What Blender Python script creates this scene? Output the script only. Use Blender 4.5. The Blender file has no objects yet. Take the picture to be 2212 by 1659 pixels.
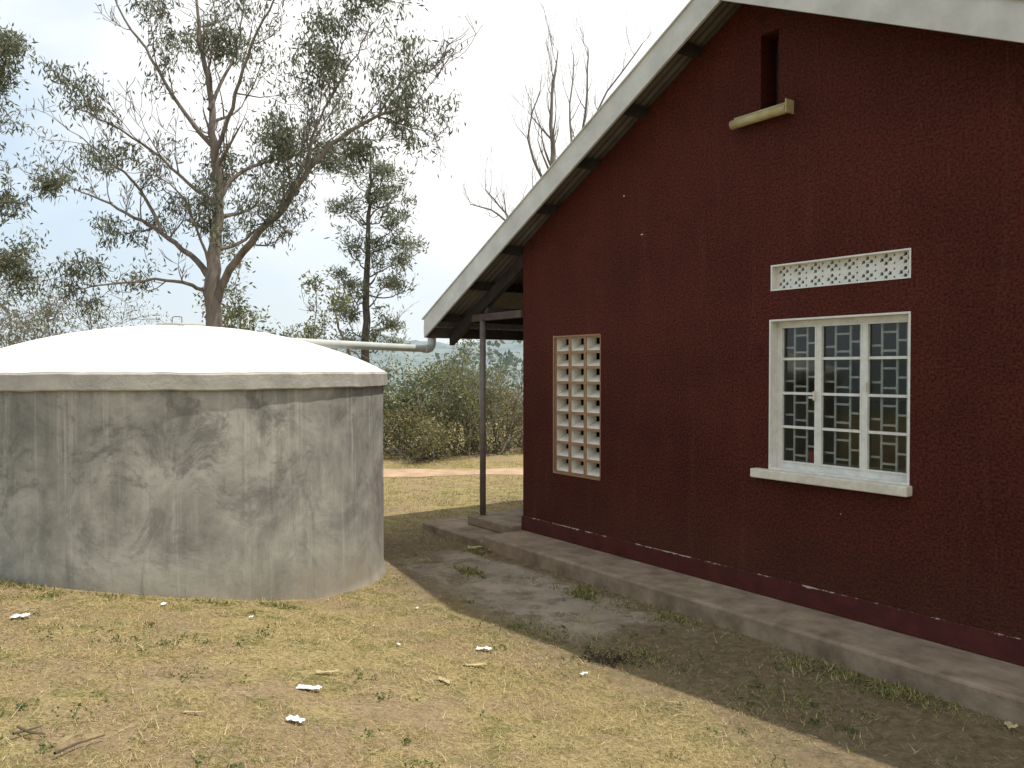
import bpy, bmesh, math, random
import numpy as np
from mathutils import Vector, Matrix
random.seed(7); rng=np.random.default_rng(7)
scene=bpy.context.scene
COL=scene.collection
CAMZ=1.95
HX,HY=0.126,8.975
E=(0.585,-0.811)
NN=(-0.811,-0.585)

# ------------------------------------------------------------------ helpers
def link(o,parent=None):
    COL.objects.link(o)
    if parent is not None: o.parent=parent
    return o
def empty(name,loc=(0,0,0),rz=0.0):
    o=bpy.data.objects.new(name,None); o.location=loc; o.rotation_euler=(0,0,rz); o.empty_display_size=0.3
    COL.objects.link(o); return o
def mesh_obj(name,verts,faces,mat=None,parent=None,smooth=False,mats=None,midx=None,col=None):
    me=bpy.data.meshes.new(name)
    me.from_pydata([tuple(v) for v in verts],[],[tuple(f) for f in faces])
    me.update()
    if mats:
        for m in mats: me.materials.append(m)
        if midx is not None: me.polygons.foreach_set('material_index',midx)
    elif mat: me.materials.append(mat)
    if smooth: me.polygons.foreach_set('use_smooth',[True]*len(me.polygons))
    if col is not None:
        a=me.color_attributes.new(name='Col',type='FLOAT_COLOR',domain='POINT')
        a.data.foreach_set('color',np.asarray(col,dtype=np.float32).ravel())
    return link(bpy.data.objects.new(name,me),parent)
def np_mesh(name,V,F,mat,col=None,parent=None,smooth=False):
    me=bpy.data.meshes.new(name)
    V=np.asarray(V,dtype=np.float32); F=np.asarray(F,dtype=np.int32)
    k=F.shape[1]
    me.vertices.add(len(V)); me.vertices.foreach_set('co',V.ravel())
    me.loops.add(F.size); me.loops.foreach_set('vertex_index',F.ravel())
    me.polygons.add(len(F)); me.polygons.foreach_set('loop_start',np.arange(0,F.size,k,dtype=np.int32))
    me.polygons.foreach_set('loop_total',np.full(len(F),k,dtype=np.int32))
    me.update(calc_edges=True); me.validate()
    if smooth: me.polygons.foreach_set('use_smooth',[True]*len(me.polygons))
    me.materials.append(mat)
    if col is not None:
        a=me.color_attributes.new(name='Col',type='FLOAT_COLOR',domain='POINT')
        a.data.foreach_set('color',np.asarray(col,dtype=np.float32).ravel())
    return link(bpy.data.objects.new(name,me),parent)
BF=[(0,3,2,1),(4,5,6,7),(0,1,5,4),(1,2,6,5),(2,3,7,6),(3,0,4,7)]
def boxes(name,lst,mat,parent=None,bevel=0.0):
    V=[];F=[]
    for (x0,x1,y0,y1,z0,z1) in lst:
        b=len(V)
        V+=[(x0,y0,z0),(x1,y0,z0),(x1,y1,z0),(x0,y1,z0),(x0,y0,z1),(x1,y0,z1),(x1,y1,z1),(x0,y1,z1)]
        F+=[tuple(i+b for i in f) for f in BF]
    o=mesh_obj(name,V,F,mat,parent)
    if bevel>0:
        m=o.modifiers.new('Bevel','BEVEL'); m.width=bevel; m.segments=2; m.limit_method='ANGLE'
    return o

# ------------------------------------------------------------------ materials
def newmat(name):
    m=bpy.data.materials.new(name); m.use_nodes=True
    nt=m.node_tree; nt.nodes.clear()
    out=nt.nodes.new('ShaderNodeOutputMaterial'); b=nt.nodes.new('ShaderNodeBsdfPrincipled')
    nt.links.new(b.outputs[0],out.inputs[0])
    return m,nt,b,out
class N:
    def __init__(s,nt): s.nt=nt
    def node(s,t,**k):
        n=s.nt.nodes.new(t)
        for a,v in k.items(): setattr(n,a,v)
        return n
    def L(s,a,b): s.nt.links.new(a,b)
    def coord(s,obj=None,scale=(1,1,1),which='Object'):
        t=s.node('ShaderNodeTexCoord')
        if obj: t.object=obj
        mp=s.node('ShaderNodeMapping'); mp.inputs['Scale'].default_value=scale
        s.L(t.outputs[which],mp.inputs['Vector']); return mp.outputs[0]
    def noise(s,vec,scale,detail=4,rough=0.55,dist=0.0):
        n=s.node('ShaderNodeTexNoise'); n.inputs['Scale'].default_value=scale; n.inputs['Detail'].default_value=detail
        n.inputs['Roughness'].default_value=rough; n.inputs['Distortion'].default_value=dist
        s.L(vec,n.inputs['Vector']); return n.outputs['Fac']
    def ramp(s,fac,stops):
        r=s.node('ShaderNodeValToRGB'); el=r.color_ramp.elements
        while len(el)<len(stops): el.new(0.5)
        for i,(p,c) in enumerate(stops):
            el[i].position=p
            if not isinstance(c,(tuple,list)): c=(c,c,c)
            el[i].color=(c[0],c[1],c[2],1)
        s.L(fac,r.inputs[0]); return r.outputs[0]
    def mix(s,fac,a,b,mode='MIX'):
        m=s.node('ShaderNodeMix',data_type='RGBA',blend_type=mode)
        for idx,v in ((0,fac),(6,a),(7,b)):
            if isinstance(v,(int,float)): m.inputs[idx].default_value=v
            elif isinstance(v,tuple): m.inputs[idx].default_value=(v[0],v[1],v[2],1)
            else: s.L(v,m.inputs[idx])
        return m.outputs[2]
    def math(s,op,a,b=0.0,c=None,clamp=False):
        m=s.node('ShaderNodeMath',operation=op,use_clamp=clamp)
        for i,v in enumerate((a,b) if c is None else (a,b,c)):
            if isinstance(v,(int,float)): m.inputs[i].default_value=v
            else: s.L(v,m.inputs[i])
        return m.outputs[0]
    def maprange(s,v,a,b,c=0.0,d=1.0,smooth=True):
        m=s.node('ShaderNodeMapRange'); m.interpolation_type='SMOOTHSTEP' if smooth else 'LINEAR'
        m.inputs[1].default_value=a;m.inputs[2].default_value=b;m.inputs[3].default_value=c;m.inputs[4].default_value=d
        s.L(v,m.inputs[0]); return m.outputs[0]
    def bump(s,h,strength,dist,bsdf):
        b=s.node('ShaderNodeBump'); b.inputs['Strength'].default_value=strength; b.inputs['Distance'].default_value=dist
        s.L(h,b.inputs['Height']); s.L(b.outputs[0],bsdf.inputs['Normal'])
    def xyz(s,vec):
        x=s.node('ShaderNodeSeparateXYZ'); s.L(vec,x.inputs[0]); return x.outputs
def simple(name,c1,c2,scale=8,rough=0.8,bump=0.3,bd=0.005,bscale=60,spec=0.3,sc=(1,1,1)):
    m,nt,b,o=newmat(name); n=N(nt); v=n.coord(scale=sc)
    f=n.noise(v,scale,6,0.6)
    c=n.ramp(f,[(0.3,c1),(0.7,c2)]); n.L(c,b.inputs['Base Color'])
    b.inputs['Roughness'].default_value=rough; b.inputs['Specular IOR Level'].default_value=spec
    if bump>0: n.bump(n.noise(v,bscale,3),bump,bd,b)
    return m

def mat_stucco():
    m,nt,b,o=newmat('maroon_stucco'); n=N(nt); v=n.coord()
    big=n.noise(v,1.1,6,0.65); fine=n.noise(v,55,3,0.6)
    c=n.ramp(big,[(0.3,(0.056,0.0120,0.0072)),(0.7,(0.090,0.0205,0.0125))])
    vs=n.coord(scale=(5,5,0.5)); st=n.noise(vs,1.5,5,0.6)
    c=n.mix(n.maprange(st,0.52,0.78,0,0.4),c,(0.115,0.040,0.026))
    g=n.ramp(fine,[(0.35,0.35),(0.65,1.45)]); c=n.mix(0.85,c,g,'MULTIPLY')
    z=n.xyz(v)[2]
    dirt=n.math('MULTIPLY',n.maprange(z,0.95,0.15),n.noise(v,4,5,0.7))
    c=n.mix(n.math('MULTIPLY',dirt,0.6),c,(0.070,0.035,0.022))
    spots=n.maprange(n.noise(v,2.6,3,0.6),0.66,0.74,0,0.55)
    c=n.mix(spots,c,(0.026,0.009,0.006))
    n.L(c,b.inputs['Base Color']); b.inputs['Roughness'].default_value=0.8; b.inputs['Specular IOR Level'].default_value=0.14
    h=n.math('ADD',fine,n.math('MULTIPLY',n.noise(v,22,3),0.8))
    n.bump(h,0.9,0.012,b); return m
def mat_plinth():
    m,nt,b,o=newmat('plinth_paint'); n=N(nt); v=n.coord()
    c=n.ramp(n.noise(v,6,5,0.6),[(0.3,(0.050,0.0085,0.0070)),(0.7,(0.088,0.017,0.013))])
    z=n.xyz(v)[2]
    edge=n.maprange(z,0.285,0.3125)
    chip=n.math('ADD',n.math('MULTIPLY',edge,0.20),n.noise(n.coord(scale=(1,1,2)),6,6,0.85))
    cm=n.maprange(chip,0.725,0.74)
    c=n.mix(cm,c,(0.40,0.34,0.26))
    n.L(c,b.inputs['Base Color']); b.inputs['Roughness'].default_value=0.6; b.inputs['Specular IOR Level'].default_value=0.3
    n.bump(n.noise(v,30,4),0.4,0.01,b); return m
def mat_tank():
    m,nt,b,o=newmat('tank_concrete'); n=N(nt); v=n.coord()
    big=n.noise(v,1.5,9,0.72,0.5)
    c=n.ramp(big,[(0.34,(0.175,0.172,0.152)),(0.5,(0.30,0.292,0.258)),(0.64,(0.43,0.415,0.365))])
    st=n.noise(n.coord(scale=(7,7,0.22)),1.9,8,0.72)
    c=n.mix(n.maprange(st,0.50,0.72,0,0.62),c,(0.51,0.49,0.43))
    st2=n.noise(n.coord(scale=(3.0,3.0,0.40)),2.0,8,0.74)
    c=n.mix(n.maprange(st2,0.5,0.68,0,0.62),c,(0.155,0.152,0.135))
    dk=n.maprange(n.noise(v,2.6,9,0.8,0.8),0.49,0.63,0,0.75)
    z=n.xyz(v)[2]
    c=n.mix(n.math('MULTIPLY',dk,n.maprange(z,0.3,1.4,0.45,1.0)),c,(0.130,0.128,0.114))
    c=n.mix(n.math('MULTIPLY',n.maprange(z,0.65,0.1),n.maprange(n.noise(v,3,5,0.7),0.3,0.6,0.2,0.8)),c,(0.29,0.25,0.185))
    n.L(c,b.inputs['Base Color']); b.inputs['Roughness'].default_value=0.9; b.inputs['Specular IOR Level'].default_value=0.2
    h=n.math('ADD',n.noise(v,5,4,0.55),n.math('MULTIPLY',n.noise(v,45,3),0.25))
    n.bump(h,0.20,0.02,b); return m
M={}
M['stucco']=mat_stucco(); M['plinth']=mat_plinth(); M['tank']=mat_tank()
M['rim']=simple('rim_concrete',(0.28,0.27,0.235),(0.46,0.44,0.39),5,0.9,0.4,0.01,35,0.2)
m,nt,b,o=newmat('dome_limewash'); n=N(nt); v=n.coord()
c=n.ramp(n.noise(v,1.6,7,0.65,0.3),[(0.3,(0.60,0.59,0.55)),(0.6,(0.72,0.71,0.67))])
x_,y_,z_=n.xyz(v)
st=n.math('MULTIPLY',n.maprange(z_,2.20,1.94),n.maprange(n.noise(v,2.5,7,0.75),0.44,0.62))
c=n.mix(n.math('MULTIPLY',st,0.5),c,(0.42,0.385,0.31))
n.L(c,b.inputs['Base Color']); b.inputs['Roughness'].default_value=.95; b.inputs['Specular IOR Level'].default_value=.1; n.bump(n.noise(v,9,5,.6),.5,.015,b); M['dome']=m
M['white']=simple('white_gloss_paint',(0.58,0.57,0.51),(0.74,0.73,0.67),14,0.45,0.15,0.002,50,0.5)
M['cream']=simple('cream_paint',(0.54,0.49,0.38),(0.72,0.68,0.57),12,0.6,0.3,0.004,40)
M['web']=simple('limewashed_block',(0.66,0.63,0.54),(0.80,0.77,0.68),12,0.7,0.3,0.003,40)
M['bars']=simple('grille_paint',(0.48,0.48,0.44),(0.62,0.62,0.57),12,0.6,0.0)
M['fascia']=simple('fascia_paint',(0.41,0.405,0.37),(0.60,0.595,0.55),3,0.6,0.15,0.004,30)
M['tan']=simple('tan_block_paint',(0.26,0.145,0.072),(0.36,0.215,0.115),20,0.7,0.3,0.003,60)
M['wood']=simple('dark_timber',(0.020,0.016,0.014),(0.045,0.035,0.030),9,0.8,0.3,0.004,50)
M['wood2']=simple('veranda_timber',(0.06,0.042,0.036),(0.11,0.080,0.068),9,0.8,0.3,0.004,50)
M['post']=simple('post_paint',(0.13,0.105,0.085),(0.19,0.16,0.135),12,0.5,0.1,0.002,50,0.4)
M['apron']=simple('apron_concrete',(0.16,0.118,0.080),(0.35,0.272,0.195),4.5,0.85,0.6,0.008,30,0.15)
M['pvc']=simple('pvc_pipe',(0.40,0.42,0.39),(0.52,0.54,0.50),4,0.45,0.0)
M['lamp']=simple('yellowed_plastic',(0.30,0.25,0.11),(0.44,0.38,0.20),10,0.5,0.1,0.002,30)
M['dark']=simple('dark_interior',(0.03,0.025,0.022),(0.06,0.05,0.045),8,0.9,0.0)
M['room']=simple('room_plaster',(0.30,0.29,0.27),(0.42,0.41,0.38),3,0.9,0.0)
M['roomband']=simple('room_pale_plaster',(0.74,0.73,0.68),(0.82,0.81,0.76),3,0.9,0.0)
M['paper']=simple('white_paper',(0.66,0.67,0.69),(0.80,0.81,0.83),14,0.8,0.1,0.002,40)
M['husk']=simple('dry_husk',(0.36,0.28,0.14),(0.54,0.45,0.25),14,0.8,0.2,0.003,60)
M['stick']=simple('dead_stick',(0.07,0.05,0.035),(0.16,0.12,0.08),20,0.9,0.3,0.003,60)
m,nt,b,o=newmat('corrugated_iron'); n=N(nt); v=n.coord()
c=n.ramp(n.noise(v,2.5,6,0.65),[(0.3,(0.085,0.074,0.066)),(0.7,(0.17,0.152,0.138))]); n.L(c,b.inputs['Base Color'])
b.inputs['Metallic'].default_value=0.1; b.inputs['Roughness'].default_value=0.6; M['iron']=m
m,nt,b,o=newmat('window_glass'); n=N(nt)
gl=n.node('ShaderNodeBsdfGlossy'); gl.inputs['Roughness'].default_value=0.05; gl.inputs['Color'].default_value=(0.93,0.93,0.91,1)
tr=n.node('ShaderNodeBsdfTransparent'); tr.inputs['Color'].default_value=(0.88,0.90,0.89,1)
fr=n.node('ShaderNodeFresnel'); fr.inputs['IOR'].default_value=1.36
mx=n.node('ShaderNodeMixShader'); n.L(fr.outputs[0],mx.inputs[0]); n.L(tr.outputs[0],mx.inputs[1]); n.L(gl.outputs[0],mx.inputs[2]); n.L(mx.outputs[0],o.inputs[0]); M['glass']=m
def vc_mat(name,rough=0.7,transl=0.3,spec=0.2):
    m,nt,b,o=newmat(name); n=N(nt)
    a=n.node('ShaderNodeVertexColor'); a.layer_name='Col'
    n.L(a.outputs[0],b.inputs['Base Color']); b.inputs['Roughness'].default_value=rough; b.inputs['Specular IOR Level'].default_value=spec
    if transl>0:
        t=n.node('ShaderNodeBsdfTranslucent'); n.L(a.outputs[0],t.inputs[0]); x=n.node('ShaderNodeMixShader'); x.inputs[0].default_value=transl
        n.L(b.outputs[0],x.inputs[1]); n.L(t.outputs[0],x.inputs[2]); n.L(x.outputs[0],o.inputs[0])
    return m
M['leaf']=vc_mat('foliage_leaves',0.5,0.4,0.4)
M['blade']=vc_mat('grass_blades',0.8,0.25,0.15)
M['bark']=simple('eucalyptus_bark',(0.10,0.085,0.072),(0.27,0.23,0.195),2,0.9,0.6,0.02,12,0.2,(3,3,0.6))
M['bark2']=simple('dark_bark',(0.08,0.07,0.06),(0.17,0.145,0.12),3,0.9,0.6,0.02,12,0.2,(3,3,0.6))
M['twig']=simple('bare_twigs',(0.16,0.14,0.12),(0.27,0.24,0.21),3,0.9,0.0)
m,nt,b,o=newmat('haze_tinted_vegetation'); n=N(nt); v=n.coord()
c=n.ramp(n.noise(v,0.03,9,0.8),[(0.38,(0.140,0.180,0.195)),(0.5,(0.190,0.230,0.235)),(0.62,(0.245,0.275,0.265))]); n.L(c,b.inputs['Base Color']); b.inputs['Roughness'].default_value=1; b.inputs['Specular IOR Level'].default_value=0  # mottled vegetation with the bluish distance haze painted into the base colour
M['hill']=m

# ------------------------------------------------------------------ terrain
def sstep(t): 
    t=np.clip(t,0,1); return t*t*(3-2*t)
def local(x,y):
    dx=x-HX; dy=y-HY
    return dx*E[0]+dy*E[1], dx*NN[0]+dy*NN[1]
def gh(x,y):
    x=np.asarray(x,dtype=float); y=np.asarray(y,dtype=float)
    s,nn=local(x,y)
    z=0.5*sstep((nn-1.3)/4.5)*sstep((s+6)/5.0)
    z=z+0.018*np.sin(1.7*x+0.6)*np.sin(2.1*y+1.2)*sstep((nn-1.6)/1.0)*sstep((s+6)/5.0)
    z=z+0.007*np.sin(6.3*x+0.6+np.sin(3*y))*np.sin(7.1*y+1.2)*sstep((nn-1.6)/1.0)*sstep((s+6)/5.0)
    r=np.hypot(x,y)
    far=sstep((r-24)/120.0); 
    z=z-14*far
    return z
house=empty('house',(HX,HY,0),math.atan2(E[1],E[0]))

def ground_mat():
    m,nt,b,o=newmat('dry_grass_ground'); n=N(nt)
    v=n.coord(which='Object'); hv=n.coord(obj=house)
    f1=n.noise(v,0.9,6,0.7); f2=n.noise(v,5,7,0.75); f3=n.noise(v,45,5,0.75)
    straw=n.ramp(f3,[(0.32,(0.15,0.105,0.045)),(0.5,(0.36,0.28,0.13)),(0.7,(0.52,0.43,0.23))])
    green=n.ramp(f3,[(0.3,(0.06,0.065,0.02)),(0.7,(0.21,0.21,0.07))])
    dirt=n.ramp(f3,[(0.3,(0.21,0.145,0.085)),(0.7,(0.41,0.305,0.19))])
    c=n.mix(n.maprange(f2,0.47,0.61,0,0.75),straw,green)
    c=n.mix(n.maprange(f1,0.46,0.58,0,0.85),c,dirt)
    X,Y,Z=n.xyz(hv)
    wob=n.math('MULTIPLY',n.math('SUBTRACT',n.noise(v,1.6,5,0.65),0.5),1.6)
    yy=n.math('ADD',Y,wob)
    strip=n.math('MULTIPLY',n.maprange(yy,-2.6,-1.4),n.maprange(X,-2.0,-0.6))
    bare=n.ramp(n.noise(v,14,8,0.8),[(0.32,(0.085,0.063,0.036)),(0.5,(0.19,0.143,0.088)),(0.68,(0.31,0.243,0.155))])
    c=n.mix(n.math('MULTIPLY',strip,0.92),c,bare)
    wx=n.math('ADD',X,wob); 
    w2=n.math('MULTIPLY',n.math('SUBTRACT',n.noise(v,2.5,6,0.7),0.5),1.4)
    px=n.math('MULTIPLY',n.maprange(n.math('ADD',wx,w2),-0.1,0.3),n.maprange(n.math('ADD',wx,w2),3.1,2.5))
    py=n.math('MULTIPLY',n.maprange(n.math('ADD',Y,w2),-1.9,-1.6),n.maprange(n.math('ADD',Y,n.math('MULTIPLY',w2,.4)),-0.62,-0.80))
    pad=n.math('MULTIPLY',n.math('MULTIPLY',px,py),n.maprange(n.noise(v,2.5,6,0.7),0.66,0.50,.25,1))
    con=n.ramp(n.noise(v,2.2,9,0.75),[(0.32,(0.21,0.172,0.125)),(0.68,(0.38,0.325,0.255))])
    c=n.mix(pad,c,con)
    gx,gy,gz=n.xyz(v)
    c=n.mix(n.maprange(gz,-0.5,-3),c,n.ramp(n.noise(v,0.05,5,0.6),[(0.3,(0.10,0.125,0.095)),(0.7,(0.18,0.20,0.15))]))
    n.L(c,b.inputs['Base Color']); b.inputs['Roughness'].default_value=0.95; b.inputs['Specular IOR Level'].default_value=0.1
    h=n.math('MULTIPLY',n.math('ADD',f3,f2),n.math('SUBTRACT',1.06,pad))
    n.bump(h,0.8,0.03,b); return m
M['ground']=ground_mat()
radii=[0.0]+list(np.geomspace(0.3,2600,260)); na=360
V=[(0,0,float(gh(0,0)))]
A=np.linspace(0,2*math.pi,na,endpoint=False)
pts=[]
for r in radii[1:]:
    x=r*np.cos(A); y=r*np.sin(A); z=gh(x,y); pts.append(np.stack([x,y,z],1))
V=np.vstack([np.array(V)]+pts)
F=[]
for i in range(len(radii)-2):
    a=1+i*na+np.arange(na); b_=1+i*na+(np.arange(na)+1)%na
    F.append(np.stack([a,a+na,b_+na,b_],1))
F=np.vstack(F)
g=np_mesh('ground',V,F,M['ground'],smooth=True)
me=g.data
bm=bmesh.new(); bm.from_mesh(me); bm.verts.ensure_lookup_table()
for i in range(na): 
    bm.faces.new((bm.verts[0],bm.verts[1+i],bm.verts[1+(i+1)%na]))
bm.to_mesh(me); bm.free()

pm=simple('red_dirt',(0.33,0.22,0.14),(0.50,0.36,0.24),3,0.95,0.4,0.01,25,0.1)
V=[];F=[]
xs=np.arange(-14,16.01,0.25)
for i,x in enumerate(xs):
    yc=15.3+0.06*x+0.15*math.sin(x*0.8)
    w=0.45+0.12*math.sin(x*2.3)+0.06*random.random()
    for k,t in enumerate((-w,-w*0.4,w*0.4,w+0.1*random.random())):
        yy=yc+t; V.append((x,yy,float(gh(x,yy))+0.006))
for i in range(len(xs)-1):
    for k in range(3):
        a=i*4+k; F.append((a,a+4,a+5,a+1))
mesh_obj('dirt_path',V,F,pm,smooth=True)

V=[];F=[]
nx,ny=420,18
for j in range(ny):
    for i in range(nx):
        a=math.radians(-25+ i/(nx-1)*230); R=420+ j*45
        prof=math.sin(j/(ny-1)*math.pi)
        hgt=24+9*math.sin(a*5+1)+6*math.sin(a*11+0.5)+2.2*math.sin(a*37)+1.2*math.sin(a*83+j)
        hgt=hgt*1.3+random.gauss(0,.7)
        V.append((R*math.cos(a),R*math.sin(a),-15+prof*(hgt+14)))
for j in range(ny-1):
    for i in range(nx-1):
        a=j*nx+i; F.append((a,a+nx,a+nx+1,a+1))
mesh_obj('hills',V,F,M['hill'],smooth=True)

# ------------------------------------------------------------------ house
RS=3.03; SL=0.53; SR=0.485
ZP=CAMZ+2.92
def rz(s): return ZP-(RS-s)*SL if s<=RS else ZP-(s-RS)*SR
WZ=0.15; WEND=6.9; BACK=9.0
bm=bmesh.new()
prof=[(0,WZ),(WEND,WZ),(WEND,rz(WEND)-0.02),(RS,rz(RS)-0.02),(0,rz(0)-0.02)]
prof=[(p[0],p[1]+(0.10 if i>1 else 0)) for i,p in enumerate(prof)]
f=[bm.verts.new((p[0],0,p[1])) for p in prof]; bk=[bm.verts.new((p[0],0.2,p[1])) for p in prof]
bm.faces.new(f); bm.faces.new(bk[::-1])
for i in range(5):
    j=(i+1)%5; bm.faces.new((f[j],f[i],bk[i],bk[j]))
bmesh.ops.recalc_face_normals(bm,faces=bm.faces)
me=bpy.data.meshes.new('gable_wall'); bm.to_mesh(me); bm.free(); me.materials.append(M['stucco'])
wall=link(bpy.data.objects.new('gable_wall',me),house)
S0,S1,SZ0,SZ1=0.563,1.289,0.87,2.30
W0,W1,WZ0,WZ1=3.28,4.40,1.17,2.345
V0,V1,VZ0,VZ1=3.29,4.40,2.58,2.775
G0,G1,GZ0,GZ1=3.18,3.345,4.01,4.62
cut=boxes('cutter',[(a,b,-0.3,0.5,c,d) for a,b,c,d in ((S0,S1,SZ0,SZ1),(W0,W1,WZ0,WZ1),(V0,V1,VZ0,VZ1),(G0,G1,GZ0,GZ1))],M['stucco'],house)
bo=wall.modifiers.new('b','BOOLEAN'); bo.operation='DIFFERENCE'; bo.solver='EXACT'; bo.object=cut
dg=bpy.context.evaluated_depsgraph_get(); nm=bpy.data.meshes.new_from_object(wall.evaluated_get(dg))
wall.modifiers.clear(); wall.data=nm; bpy.data.objects.remove(cut)
boxes('side_walls',[(0.002,0.2,0.201,BACK,WZ,rz(0)-0.03),(WEND-0.2,WEND-0.002,0.201,BACK,WZ,rz(WEND)-0.03),(0.2,WEND-0.2,BACK-0.2,BACK,WZ,rz(0)-0.03)],M['stucco'],house)
boxes('plinth',[(-0.014,WEND+0.01,-0.016,-0.0005,WZ,0.312),(-0.014,-0.0005,0.0,BACK,WZ,0.312)],M['plinth'],house,0.004)
boxes('apron',[(0.0,WEND+0.6,-0.55,-0.001,-0.25,WZ)],M['apron'],house,0.02)
boxes('foundation',[(0.003,WEND,0.0,BACK,-0.3,WZ-0.003)],M['apron'],house)
boxes('veranda_step',[(-1.36,-0.003,-0.545,BACK,-0.25,0.085)],M['apron'],house,0.015)
boxes('veranda_floor',[(-0.92,-0.017,-0.16,BACK,0.086,0.2)],M['apron'],house,0.015)
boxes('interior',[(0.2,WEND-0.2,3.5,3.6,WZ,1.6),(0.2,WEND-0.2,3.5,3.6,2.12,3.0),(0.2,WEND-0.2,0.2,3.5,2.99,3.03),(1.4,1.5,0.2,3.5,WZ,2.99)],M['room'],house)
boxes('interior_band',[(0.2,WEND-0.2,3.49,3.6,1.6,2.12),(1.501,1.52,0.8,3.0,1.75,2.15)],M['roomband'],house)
boxes('slot_back',[(G0-0.05,G1+0.05,0.205,0.22,GZ0-0.05,GZ1+0.05)],M['dark'],house)
cols,rows=3,9; cw=(S1-S0)/cols; ch=(SZ1-SZ0)/rows
L=[];L2=[]
for i in range(cols+1):
    x=S0+i*cw; t=0.019
    L.append((max(S0,x-t),min(S1,x+t),0.008,0.018,SZ0,SZ1)); L2.append((max(S0,x-t+.001),min(S1,x+t-.001),0.0185,0.15,SZ0,SZ1))
for j in range(rows+1):
    z=SZ0+j*ch; t=0.014
    for i in range(cols):
        a=S0+i*cw+0.019; b_=a+cw-0.038
        L.append((a,b_,0.0085,0.0175,max(SZ0,z-t),min(SZ1,z+t))); L2.append((a,b_,0.019,0.148,max(SZ0,z-t+.001),min(SZ1,z+t-.001)))
boxes('block_screen_face',L,M['tan'],house); boxes('block_screen_webs',L2,M['web'],house)
V=[];F=[]
for i in range(cols):
    for j in range(rows):
        a=S0+i*cw+0.0195; b_=a+cw-0.039; z0=SZ0+j*ch+0.014; z1=z0+ch-0.028
        k=len(V)
        V+=[(a,0.02,z0),(b_,0.02,z0),(b_,0.145,z0+(z1-z0)*0.5),(a,0.145,z0+(z1-z0)*0.5)]
        F.append((k,k+1,k+2,k+3))
mesh_obj('block_screen_louvres',V,F,M['web'],house)
boxes('screen_surround',[(S0-0.02,S0,-0.006,0.06,SZ0-0.02,SZ1+0.02),(S1,S1+0.006,-0.004,0.06,SZ0,SZ1),(S0,S1,-0.006,0.06,SZ1,SZ1+0.015),(S0,S1,-0.008,0.06,SZ0-0.02,SZ0)],M['tan'],house)
plate=boxes('vent_plate',[(V0+0.001,V1-0.001,0.06,0.085,VZ0+0.001,VZ1-0.001)],M['white'],house)
holes=[]
nb=8; bw=(V1-V0)/nb; bh=(VZ1-VZ0)/2
for r in range(2):
    for i in range(nb):
        cx=V0+(i+0.5)*bw; cz=VZ0+(r+0.5)*bh
        for (dx,dz,w,h) in ((0,0.026,0.014,0.013),(0,-0.026,0.014,0.013),(-0.030,0,0.014,0.013),(0.030,0,0.014,0.013),(0.062,0.028,0.008,0.008),(0.062,-0.028,0.008,0.008)):
            holes.append((cx+dx,cz+dz,w,h))
Vv=[];Ff=[]
for (cx,cz,w,h) in holes:
    if cx+w>V1-0.01: continue
    k=len(Vv)
    tri=[(-w,-h),(w,-h*0.6),(w*0.9,h),(-w*0.4,h*1.1)]
    for (dx,dz) in tri: Vv.append((cx+dx,0.0,cz+dz))
    for (dx,dz) in tri: Vv.append((cx+dx,0.2,cz+dz))
    Ff+=[(k,k+1,k+2,k+3),(k+7,k+6,k+5,k+4)]+[(k+(q+1)%4,k+q,k+4+q,k+4+(q+1)%4) for q in range(4)]
c2=mesh_obj('cut2',Vv,Ff,M['white'],house)
bo=plate.modifiers.new('b','BOOLEAN'); bo.operation='DIFFERENCE'; bo.solver='EXACT'; bo.object=c2
dg=bpy.context.evaluated_depsgraph_get(); nm=bpy.data.meshes.new_from_object(plate.evaluated_get(dg))
plate.modifiers.clear(); plate.data=nm; bpy.data.objects.remove(c2)
boxes('vent_back',[(V0-0.03,V1+0.03,0.205,0.22,VZ0-0.05,VZ1+0.05)],M['dark'],house)
def surround(name,a,b,c,d,t,depth,mat,out=0.004):
    boxes(name,[(a,a+t,-out,depth,c+t,d-t),(b-t,b,-out,depth,c+t,d-t),(a,b,-out-0.001,depth,d-t,d),(a,b,-out-0.001,depth,c,c+t)],mat,house)
surround('vent_reveal',V0-0.004,V1+0.004,VZ0-0.004,VZ1+0.004,0.012,0.059,M['white'])
surround('window_reveal',W0-0.005,W1+0.005,WZ0-0.003,WZ1+0.005,0.014,0.19,M['white'])
boxes('window_sill',[(3.15,4.425,-0.075,0.06,1.095,1.166)],M['cream'],house,0.008)
fy0,fy1=0.085,0.125
L=[(W0+0.01,W1-0.01,fy0,fy1,WZ1-0.05,WZ1-0.01),(W0+0.01,W1-0.01,fy0,fy1,WZ0+0.011,WZ0+0.055)]
xs_=[W0+0.01,W0+0.375,W0+0.745,W1-0.01]
L+=[(W0+0.01,W0+0.045,fy0,fy1,WZ0+0.055,WZ1-0.05),(W1-0.045,W1-0.01,fy0,fy1,WZ0+0.055,WZ1-0.05)]
for x in xs_[1:3]: L.append((x-0.017,x+0.017,fy0-0.004,fy1,WZ0+0.055,WZ1-0.05))
zz=[WZ0+0.055,WZ0+0.335,WZ0+0.60,WZ0+0.87,WZ1-0.05]
spans=[(W0+0.045,xs_[1]-0.017),(xs_[1]+0.017,xs_[2]-0.017),(xs_[2]+0.017,W1-0.045)]
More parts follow.
